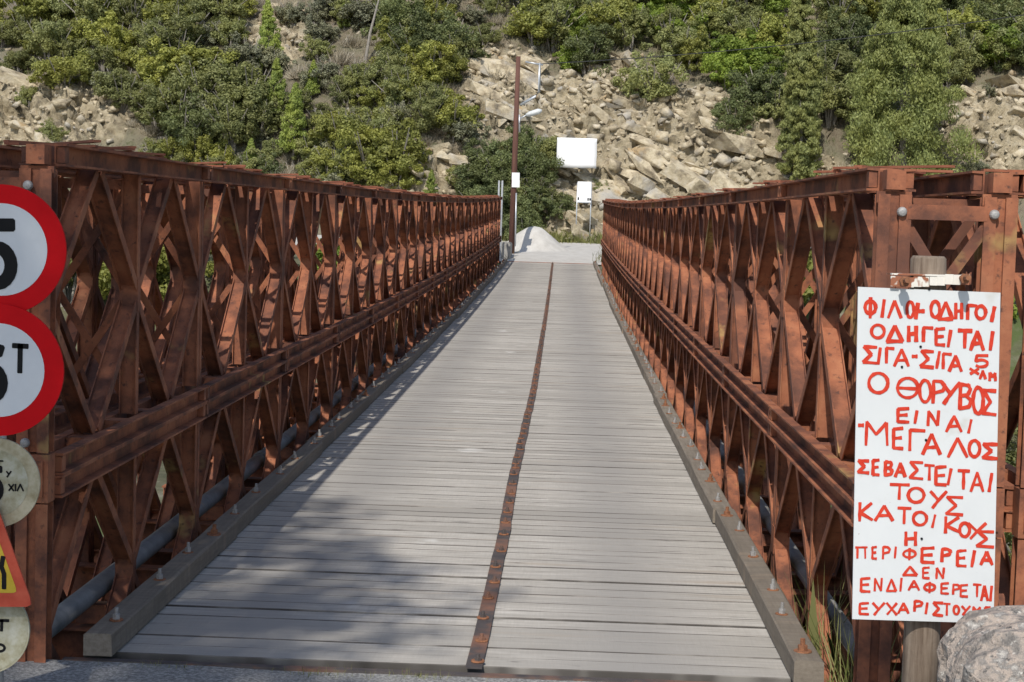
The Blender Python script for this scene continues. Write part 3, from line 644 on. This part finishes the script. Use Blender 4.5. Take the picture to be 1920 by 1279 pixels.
# notice board and white panel
NY = 73.6; a, b = at(1082, 380, NY), at(1109, 341, NY)
NBD = empty('notice_board', ((a.x+b.x)/2, NY, gz((a.x+b.x)/2, NY)), label='small white notice board on two thin legs in the grass', cat='notice board'); o0 = Vector(NBD.location)
q = MB(); q.box((0, 0, (a.z+b.z)/2-o0.z), (b.x-a.x, .04, b.z-a.z)); pn = q.build('panel', BANNER, NBD)
q = MB(); q.box((0, -.03, a.z-o0.z+.02), (b.x-a.x, .05, .05)); q.build('ledge', GALV, NBD)
q = MB(); q.box((-.26, -.024, a.z-o0.z+.18), (.07, .01, .12)); q.box((.18, -.024, a.z-o0.z+.16), (.06, .01, .12)); q.box((.27, -.024, a.z-o0.z+.16), (.07, .01, .10)); q.build('printed_mark', SBLACK, pn)
for x in (-.31, .31): q = MB(); q.tube([(x, .04, -.2), (x, .04, b.z-o0.z-.05)], .028, 8); q.build('leg', GALV, NBD, True)
WY = hit(1080, 300).y-2.0; a, b = at(1043, 314, WY), at(1120, 260, WY); cx = (a.x+b.x)/2
WP = empty('white_panel', (cx, WY, a.z-1.2), label='large blank white panel standing against the rocky cliff', cat='panel')
q = MB(); nn = 8; vs = []; w_, h_ = b.x-a.x, b.z-a.z
for j in range(nn+1):
    for i in range(nn+1):
        e = (.02 if i == nn else 0)*random.uniform(-1, .3)+(.03 if j == 0 else 0)*random.uniform(-1, 1); vs.append((-w_/2+w_*i/nn+e, .03*math.sin(i*1.3+j)*.6, 1.2+h_*j/nn+e*.5))
m_ = len(vs); vs += [(x, y+.03, z) for x, y, z in vs]; fs = []
for j in range(nn):
    for i in range(nn):
        k = j*(nn+1)+i; fs += [(k, k+1, k+nn+2, k+nn+1), (m_+k, m_+k+nn+1, m_+k+nn+2, m_+k+1)]
rim = [i for i in range(nn)]+[nn+(nn+1)*j for j in range(nn)]+[(nn+1)*(nn+1)-1-i for i in range(nn)]+[(nn+1)*(nn-j) for j in range(nn)]
fs += [(rim[i], m_+rim[i], m_+rim[(i+1) % len(rim)], rim[(i+1) % len(rim)]) for i in range(len(rim))]
q.add(vs, fs); q.build('sheet', BANNER, WP, True)
for x in (-.7, .7):
    for z in (1.35, 1.2+h_-.2): q = MB(); q.tube([(x, .03, z), (x*1.05, 3.2, z-.1)], .03, 8); q.build('support', GALV, WP, True)
# gravel heap, concrete block, steel post, guard rail
hb = at(1000, 462, 66); hx = hb.x
def heap(X, Y):
    d = np.hypot((X-hx)/1.55, (Y-67)/1.5)+.12*fbm(X*1.3, Y*1.3, 3, 4); return zroad(X, Y)-.02+np.where(d < 1, .98*np.cos(np.clip(d, 0, 1)*np.pi/2)**1.5, 0)+.05*fbm(X*4, Y*4, 3, 9)*(d < 1)
q = grid('gravel_heap', np.arange(hx-1.7, hx+1.75, .1), np.arange(65.3, 68.8, .1), heap, PALE); tag(q, 'heap of pale gravel dumped beside the road', 'gravel heap')
cb = at(949, 462, 61.2); q = MB(); q.box((0, .6, .25), (.34, 2.4, .62)); q.box((0, .6, .58), (.28, 2.3, .05)); o = q.build('concrete_barrier', CONC); o.location = (cb.x, 61.2, zfar(0, 61.2)); tag(o, 'low grey concrete barrier beside the gravel past the bridge', 'barrier')
q = empty('steel_post', (at(939, 400, 60.2).x, 60.2, ZE-.2), label='pale galvanised steel post behind the far end of the truss', cat='post')
for x in (-.10, .02): m = MB(); m.box((x, 0, 1.45), (.055, .05, 3.35)); m.box((x+.03, .02, 1.45), (.012, .09, 3.33)); m.build('upright', GALV, q)
GR = empty('guard_rail', (12, 61.6, 1.2), label='pale steel guard rail along the road on the opposite bank', cat='guard rail')
q = MB(); pr = [(0, -.15), (-.05, -.10), (-.05, -.04), (0, 0), (-.05, .04), (-.05, .10), (0, .15), (.006, .15), (-.044, .10), (-.044, .04), (.006, 0), (-.044, -.04), (-.044, -.10), (.006, -.15)]
z_ = lambda x: float(zfar(np.array([12+x]), np.array([61.6]))[0])-1.2
for i in range(10): q.extrude(pr[::-1], (-8+i*4, 0, z_(-8+i*4)+.62), (-4.01+i*4, 0, z_(-4+i*4)+.62), (0, 1, 0), (0, 0, 1))
q.build('rail', GALV, GR)
for i in range(16): q = MB(); q.box((-7.5+i*2.4, .06, z_(-7.5+i*2.4)+.3), (.1, .06, .95)); q.build('post', GALV, GR)

# ------------------------------------------------------------------ vegetation
def leaves(cent, rad, nper, size, rg, up=0.0, elong=1.6):
    n = len(cent)*nper; c = np.repeat(cent, nper, 0); r = np.repeat(rad, nper)
    d = rg.normal(size=(n, 3)); d /= np.linalg.norm(d, axis=1)[:, None]
    p = c+d*(r*rg.uniform(.25, 1, n)**.6)[:, None]*np.array([1, 1, .8])
    nn = d*.9+rg.normal(size=(n, 3))*.5+np.array([0, -.1, .45]); nn /= np.linalg.norm(nn, axis=1)[:, None]
    t = np.cross(nn, rg.normal(size=(n, 3))); t[:, 2] += up; t /= np.linalg.norm(t, axis=1)[:, None]; b = np.cross(nn, t)
    s = size*rg.uniform(.6, 1.3, n)[:, None]
    v = np.stack([p-t*s*elong*.5, p+b*s*.45, p+t*s*elong*.5, p-b*s*.45], 1).reshape(-1, 3)
    return v, np.arange(n*4).reshape(n, 4)
def crown_bush(seed, mat, w=1.5, h=2.4, ncl=80, nper=150, size=.078, flat=.75):
    rg = np.random.default_rng(seed); d = rg.normal(size=(ncl, 3)); d /= np.linalg.norm(d, axis=1)[:, None]
    rr = rg.uniform(.35, 1.14, ncl)*(1+.28*np.sin(d[:, 0]*3+seed)*np.cos(d[:, 1]*4+seed*2))
    c = d*rr[:, None]*np.array([w, w, h*.5])*.82+np.array([0, 0, h*.52]); c[:, 2] = np.maximum(c[:, 2], .15)
    v, q = leaves(c, rg.uniform(.13, .42, ncl)*w/1.5, nper, size, rg); return npmesh('crown', v, q, mat)
def crown_cone(seed, mat, w, h, ncl, nper, size, power=.8, base=.04):
    rg = np.random.default_rng(seed); u = rg.uniform(0, 1, ncl)**.8; a = rg.uniform(0, 2*np.pi, ncl); prof = np.minimum(1, (u+base)*6)*(1-u)**power
    rr = w*prof*rg.uniform(.5, 1.05, ncl)*(1+.2*np.sin(a*3+u*9)); c = np.stack([rr*np.cos(a), rr*np.sin(a), h*(.03+.95*u)], 1)
    v, q = leaves(c, (.14+.3*prof)*w*.45+.05, nper, size, rg, 1.2, 2.2); return npmesh('crown', v, q, mat)
def crown_twig(seed, mat, w, h, n):
    rg = np.random.default_rng(seed); b = rg.normal(size=(n, 3))*np.array([.25*w, .25*w, 0]); d = rg.normal(size=(n, 3))*np.array([.6, .6, .25])+np.array([0, 0, .9]); d /= np.linalg.norm(d, axis=1)[:, None]
    L = h*rg.uniform(.4, 1.05, n)[:, None]; s = rg.normal(size=(n, 3)); s = np.cross(d, s); s /= np.linalg.norm(s, axis=1)[:, None]; s *= .022
    m = b+d*L*.55; e = b+d*L+rg.normal(size=(n, 3))*.15*w; st = m-d*L*.35
    v = np.stack([st-s, st+s, e+s*.3, e-s*.3], 1).reshape(-1, 3); return npmesh('crown', v, np.arange(n*4).reshape(n, 4), mat)
def stems(h, r, n, seed, spread=.5):
    rg = random.Random(seed); q = MB()
    for i in range(n):
        a = rg.uniform(0, 6.28); e = Vector((math.cos(a)*spread*h*rg.uniform(.2, .8), math.sin(a)*spread*h*rg.uniform(.2, .8), h*rg.uniform(.7, 1)))
        q.tube([(0, 0, -.5), Vector((e.x*.3, e.y*.3, h*.35)), e], [r, r*.7, r*.25], 6)
    return q.mesh('trunk', BARK)
KIND = {
 'olive': dict(me=[crown_bush(10+i, L_OLIVE, 1.5, 2.6) for i in range(4)], st=stems(2.5, .06, 12, 1, .75), name='shrub', cat='shrub', label='rounded olive-green evergreen shrub on the steep hillside', group='olive-green shrubs covering the hillside'),
 'dark': dict(me=[crown_bush(30+i, L_DARK, 1.6, 2.7) for i in range(3)], st=stems(2.4, .06, 9, 2, .7), name='shrub', cat='shrub', label='dark green dense shrub on the hillside', group='dark green shrubs on the hillside'),
 'yellow': dict(me=[crown_bush(50+i, L_YEL, 1.4, 2.3) for i in range(3)], st=stems(2.1, .05, 9, 3, .75), name='shrub', cat='shrub', label='yellow-green leafy shrub on the hillside', group='yellow-green shrubs on the hillside'),
 'bright': dict(me=[crown_bush(70+i, L_BRIGHT, 1.3, 1.9, 60, 140) for i in range(2)], st=stems(1.1, .05, 5, 4), name='shrub', cat='shrub', label='bright fresh green low shrub on the hillside', group='bright green shrubs on the hillside'),
 'dry': dict(me=[crown_twig(90+i, L_DRY, 1.0, 1.2, 420) for i in range(3)], st=stems(.7, .03, 4, 5), name='dry_bush', cat='bush', label='grey-brown leafless dry bush on the stony slope', group='dry bushes on the stony slope'),
 'cone': dict(me=[crown_cone(110+i, L_CONE, .72, 3.0, 170, 70, .055) for i in range(2)], st=stems(1.5, .06, 1, 6, .05), name='young_cypress', cat='tree', label='small pointed young cypress on the stony slope', group='young cypresses on the stony slope'),
 'grey': dict(me=[crown_bush(150+i, L_GREY, 1.4, 2.2) for i in range(2)], st=stems(2.2, .045, 16, 9, .8), name='shrub', cat='shrub', label='pale grey-green shrub on the hillside', group='grey-green shrubs on the hillside'),
 'column': dict(me=[crown_cone(130, L_COL, .95, 9.6, 520, 140, .065, .42)], st=stems(6, .12, 1, 7, .02), name='cypress_tree', cat='tree'),
 'broad': dict(me=[crown_cone(140, L_CYP, 2.9, 10.5, 460, 220, .075, .55, .08)], st=stems(7, .2, 2, 8, .08), name='conifer_tree', cat='tree'),
}
def plant(kind, loc, sc=1.0, label=None, group=None, sx=1.0, rz=None):
    K = KIND[kind]; e = empty(K['name'], loc, label=label or K['label'], cat=K['cat'], group=group or (None if label else K['group']))
    e.rotation_euler = (random.uniform(-.1, .1), random.uniform(-.1, .1), random.uniform(0, 6.28) if rz is None else rz); e.scale = (sc*sx, sc*sx, sc)
    obj('crown', random.choice(K['me']), e); obj('trunk', K['st'], e); return e
def inpoly(x, y, pg):
    c = False
    for (x0, y0), (x1, y1) in zip(pg, pg[1:]+pg[:1]):
        if (y0 > y) != (y1 > y) and x < (x1-x0)*(y-y0)/(y1-y0)+x0: c = not c
    return c
REG = [([(-40, -40), (470, -40), (450, 60), (480, 130), (545, 215), (540, 290), (480, 300), (330, 265), (250, 180), (150, 260), (90, 240), (60, 170), (-40, 160)], 44, 34, ['olive']*6+['dark', 'yellow', 'yellow', 'grey'], (.55, 1.1)),
       ([(600, 215), (690, 150), (760, 120), (800, 40), (850, 60), (880, 180), (890, 250), (830, 300), (780, 350), (600, 385), (520, 385), (600, 300)], 44, 34, ['olive']*4+['yellow']*4+['dark', 'grey', 'grey'], (.5, .95)),
       ([(740, 30), (850, 20), (870, 130), (790, 150), (740, 100)], 40, 34, ['olive', 'dark', 'yellow'], (.8, 1.05)),
       ([(965, -40), (1450, -40), (1480, 190), (1440, 250), (1380, 190), (1300, 180), (1240, 235), (1180, 240), (1120, 190), (1070, 120), (980, 95)], 44, 34, ['olive']*4+['yellow']*3+['bright']*2+['dark'], (.75, 1.15)),
       ([(1440, -40), (1960, -40), (1960, 120), (1830, 130), (1780, 200), (1600, 230), (1480, 200)], 46, 36, ['olive']*4+['dark']*2+['yellow'], (.8, 1.15)),
       ([(1300, 180), (1390, 170), (1480, 190), (1480, 270), (1400, 275), (1320, 225)], 40, 32, ['dark', 'olive'], (.6, .85)),
       ([(890, 300), (940, 290), (1035, 290), (1040, 380), (1090, 430), (1000, 440), (880, 440)], 34, 30, ['dark']*4+['olive'], (.5, .8)),
       ([(230, 250), (500, 300), (560, 360), (300, 330)], 46, 34, ['olive', 'yellow', 'dark'], (.5, .8)),
       ([(460, -30), (960, -30), (960, 330), (640, 380), (480, 380)], 36, 28, ['dry']*6+['olive', 'grey', 'grey'], (.3, .75)),
       ([(1080, 90), (1500, 160), (1500, 330), (1250, 280), (1090, 160)], 60, 40, ['dry']*3+['olive', 'grey'], (.3, .55)),
       ([(1560, 200), (1960, 120), (1960, 320), (1560, 330)], 56, 40, ['dry']*4+['olive', 'grey'], (.3, .6)),
       ([(-40, 130), (330, 200), (330, 320), (-40, 320)], 52, 40, ['dry']*3+['olive']*2, (.3, .6))]
nplant = 0; SHORT = dict(olive='olive-green shrub', dark='dark green shrub', yellow='yellow-green shrub', bright='bright green shrub', dry='leafless dry bush', grey='grey-green shrub')
WHERE = ['in the thicket above the pale rock on the road sign side', 'in the thicket between the dead trunk and the utility pole', 'in the tall clump beside the dead trunk', 'in the thicket above the rocky cliff', 'in the wood around the broad conifer', 'between the cliff and the columnar cypress', 'in the bushes around the foot of the utility pole', 'low on the slope above the truss on the road sign side', 'on the stony slope around the dead trunk', 'on the upper edge of the rocky cliff', 'on the rocks beside the broad conifer', 'on the pale rock on the road sign side']
for (pg, dx, dy, kinds, (s0, s1)), wh in zip(REG, WHERE):
    dx *= 1.14; dy *= 1.12
    xs_ = [p[0] for p in pg]; ys_ = [p[1] for p in pg]; y = min(ys_)
    while y < max(ys_):
        x = min(xs_)+random.uniform(0, dx)
        while x < max(xs_):
            X, Yq = x+random.uniform(-.35, .35)*dx, y+random.uniform(-.4, .4)*dy; x += dx
            if not inpoly(X, Yq, pg): continue
            if not (-35 < X < 1955 and Yq > -45) or 1462 < X < 1545 or (1620 < X < 1770 and Yq > 60): continue
            h = hit(X, Yq+22)
            if h is None: continue
            k = random.choice(kinds); r = float(rocky(np.array([h.x]), np.array([h.z]))[0])
            if r > .5 and random.random() < (.85 if k == 'dry' else .7): continue
            sc = random.uniform(s0, s1); sc = sc*1.06; nm = SHORT[k]; plant(k, h-Vector((0, 0, .15)), sc, nm+' '+wh, nm+' '+wh, sx=random.uniform(.85, 1.2)); nplant += 1
        y += dy
for px, py, hp in ((512, 92, 105), (522, 200, 100), (556, 268, 118), (590, 158, 62), (487, 120, 50), (650, 35, 60), (808, 362, 60), (470, 315, 70)):
    h = hit(px, py); plant('cone', h-Vector((0, .9, .7)), hp/38.5/2.7)
EXTRA = iter(['bright green shrub beside the rocks past the broad conifer']*2+['bright green shrub low in the thicket on the road sign side']+['large yellow-green shrub low between dead trunk and utility pole']*3+['dense shrub close around the utility pole']*20)
for px, py, k, sc in ((1880, 130, 'bright', 1.25), (1850, 128, 'bright', .9), (365, 262, 'bright', .9), (690, 345, 'yellow', 1.25), (745, 345, 'yellow', 1.2), (640, 300, 'yellow', 1.1), (985, 330, 'dark', 1.0), (1015, 325, 'olive', .9), (950, 345, 'dark', .9), (1000, 400, 'dark', .8), (1050, 415, 'olive', .7), (900, 340, 'dark', .8), (1030, 425, 'dark', .75), (975, 425, 'dark', .8), (1065, 432, 'grey', .5), (920, 420, 'dark', .8), (1000, 360, 'dark', 1.0), (1120, 372, 'olive', .45)):
    h = hit(px, py)
    lb = next(EXTRA)
    if h: plant(k, h, sc*(.82 if 'utility pole' in lb and 'dense' in lb else 1), lb, lb)
h = hit(1500, 350) or hit(1500, 300); plant('column', Vector((h.x, h.y-.6, h.z-.5)), 1.02, 'tall narrow columnar cypress rising above the truss', rz=1)
h = hit(1690, 340); plant('broad', Vector((h.x, h.y-.4, h.z-.6)), 1.0, 'broad feathery conifer standing beside the columnar cypress', rz=2)
q = MB(); h = hit(683, 120); q.tube([(0, 0, -.3), (.25, 0, 1.5), (.65, 0, 3.2)], [.09, .07, .04], 8); o = q.build('dead_trunk', BARK); o.location = h; tag(o, 'bare pale leaning dead tree trunk on the stony slope', 'dead tree')
# rocks bedded in the cliff
def hull_rock(seed):
    import bmesh
    rg = random.Random(seed); bm = bmesh.new()
    for _ in range(15): bm.verts.new((rg.uniform(-1, 1), rg.uniform(-.8, .8), rg.uniform(-.7, .7)))
    r_ = bmesh.ops.convex_hull(bm, input=bm.verts); bmesh.ops.delete(bm, geom=[g for g in r_['geom_interior'] if isinstance(g, bmesh.types.BMVert)], context='VERTS')
    me = bpy.data.meshes.new('rock'); bm.to_mesh(me); bm.free(); me.materials.append(ROCK); return me
RM = [hull_rock(20+i) for i in range(14)]
rc = 0
while rc < 295:
    z = random.choices(ZONES, weights=[9, 3, 3, 4, 3, 1.5, 2.5, 1])[0]; X = random.gauss(z[0], z[2]*.5); Yv = random.uniform(74.2, 86); Z = hz(X, Yv)
    if float(rocky(np.array([X]), np.array([Z]))[0]) < .5: continue
    sc = random.choice((.25, .35, .4, .5, .6, .75, .95)); o = obj('rock', random.choice(RM), hill, (X, Yv-.15*sc, Z-.02), (random.uniform(-.3, .3), random.gauss(.4, .25), random.uniform(-.5, .5))); o.scale = (sc*random.uniform(1.0, 1.9), sc, sc*random.uniform(.4, .8)); rc += 1
# rubble bedded between the big rocks: too many to tell apart
nr = 2600; rg = np.random.default_rng(5); V = []; Q = []
base = np.array([(x, y, z) for x in (-1, 1) for y in (-1, 1) for z in (-1, 1)], float); BF = np.array([(0, 1, 3, 2), (4, 6, 7, 5), (0, 4, 5, 1), (2, 3, 7, 6), (0, 2, 6, 4), (1, 5, 7, 3)]); made = 0
while made < nr:
    X = rg.uniform(-32, 28, 4000); Yv = rg.uniform(74.3, 95, 4000); Z = hbase(X, Yv); rk = rocky(X, Z); ok = (rk > .4) | (rg.uniform(size=4000) < .05)
    for x, y, z in zip(X[ok], Yv[ok], Z[ok]):
        sc = .06*math.exp(rg.normal(.25, .45)); a, b2, c2 = rg.uniform(-.5, .5), rg.uniform(-.7, .3), rg.uniform(0, 6.28)
        M = np.array(Matrix.Rotation(c2, 3, 'Z') @ Matrix.Rotation(b2, 3, 'Y') @ Matrix.Rotation(a, 3, 'X')); v = base*(1+rg.uniform(-.4, .3, (8, 3)))*np.array([1.5, 1.1, .7])*sc
        dd = hdisp(np.array([x]), np.array([y]), np.array([z]))[0]; V.append(v @ M.T+np.array([x, y, z])+dd); Q.append(BF+8*made); made += 1
        if made >= nr: break
rb = obj('rubble', npmesh('rubble', np.concatenate(V), np.concatenate(Q), ROCK), hill); rb['kind'] = 'stuff'
# riverbank shrubs seen through the trusses
for i in range(52):
    sd_ = random.choice((-1, -1, 1)); x = sd_*random.uniform(4.5, 26); y = random.uniform(20, 58) if i < 20 else random.uniform(48, 59)
    plant(random.choice(('olive', 'yellow', 'bright', 'olive')), (x, y, gz(x, y)-.1), random.uniform(.7, 1.5), 'green shrub growing on the riverbank below the bridge', 'riverbank shrubs below the bridge')
# grass
def grass(name, n, fx, fy, fz, hgt, label, seed):
    rg = np.random.default_rng(seed); x = fx(rg, n); y = fy(rg, n); z = fz(x, y); b = np.stack([x, y, z], 1); d = rg.normal(size=(n, 3))*np.array([.35, .35, .1])+np.array([0, 0, 1]); L = hgt*rg.uniform(.4, 1.1, n)[:, None]
    s = rg.normal(size=(n, 3)); s[:, 2] = 0; s /= np.linalg.norm(s, axis=1)[:, None]; s *= (.003 if seed == 3 else np.minimum(.02, hgt*.02))
    e = b+d*L; m = b+d*L*.5-np.array([0, 0, .0]); e = e+rg.normal(size=(n, 3))*.12*hgt
    v = np.stack([b-s, b+s, m+s*.8, e, m-s*.8], 1).reshape(-1, 3); return tag(obj(name, npmesh(name, v, np.arange(n*5).reshape(n, 5), GRASS)), label, 'grass', kind='stuff')
grass('grass', 9000, lambda r, n: r.uniform(-3, 9, n), lambda r, n: r.normal(74.2, .7, n), lambda x, y: np.maximum(zfar(x, y), hbase(x, y))-.02, .55, 'green verge grass at the foot of the cliff', 1)
def hs(x, y): return hbase(x, y)+.02
def dryxy(n, seed):
    rg = np.random.default_rng(seed); x = rg.uniform(-34, 32, n*4); y = rg.uniform(74.5, 98, n*4); k = (fbm(x*.35, y*.35, 4, 70)+.35*rg.normal(size=n*4) > .0) & (rocky(x, hbase(x, y)) < .55); return x[k][:n], y[k][:n]
dx_, dy_ = dryxy(42000, 8)
o = grass('dry_grass', len(dx_), lambda r, n: dx_, lambda r, n: dy_, hs, .42, 'dry straw-coloured grass and low scrub covering the stony slope', 9); o.data.materials.clear(); o.data.materials.append(L_SCRUB)
grass('grass', 500, lambda r, n: r.normal(-2.25, .3, n), lambda r, n: r.uniform(60, 65.5, n), lambda x, y: zroad(x, y)-.02, .3, 'short green grass beside the concrete barrier', 2)
grass('grass', 170, lambda r, n: r.normal(1.93, .10, n), lambda r, n: r.uniform(7.3, 9.2, n), lambda x, y: np.full(len(x), -.30), .55, 'dry grass growing up beside the kerb near the white board', 3)
grass('grass', 600, lambda r, n: r.normal(2.5, .3, n), lambda r, n: r.uniform(60, 64, n), lambda x, y: zfar(x, y)-.02, .6, 'green weeds at the hillside end of the kerb', 4)
grass('grass', 260, lambda r, n: r.choice([-1.3, -.55, -.1], n)+r.normal(0, .10, n), lambda r, n: r.normal(7.2, .025, n), lambda x, y: np.full(len(x), -.02), .04, 'tiny grass tufts along the steel threshold of the deck', 5)
# roadside tree whose crown shades the near end of the bridge
ST = empty('roadside_tree', (-5.45, -4.2, -.1), label='tall roadside tree beside the approach road, shading the road signs', cat='tree')
q = MB(); q.tube([(0, 0, -.3), (.1, .1, 4), (.4, .4, 8), (.9, 1.0, 13)], [.30, .24, .18, .05], 12)
for i in range(9):
    a = i*2.4; z = 7+.65*i; q.tube([(.25, .3, z), (.25+.8*math.cos(a), .3+.9*math.sin(a), z+.8), (.3+1.5*math.cos(a), .5+2.0*math.sin(a), z+1.3)], [.08, .05, .02], 6)
q.build('trunk', BARK, ST, True)
rg = np.random.default_rng(77); nc = 120; c = rg.normal(size=(nc, 3)); c /= np.linalg.norm(c, axis=1)[:, None]; c = c*(rg.uniform(.2, 1, nc)**.5)[:, None]*np.array([1.9, 3.5, 2.2])+np.array([.7, .5, 13.0])
v, f = leaves(c, rg.uniform(.35, .7, nc), 62, .12, rg); obj('crown', npmesh('crown', v, f, L_OLIVE), ST)
print('plants', nplant, 'objects', len(bpy.data.objects))
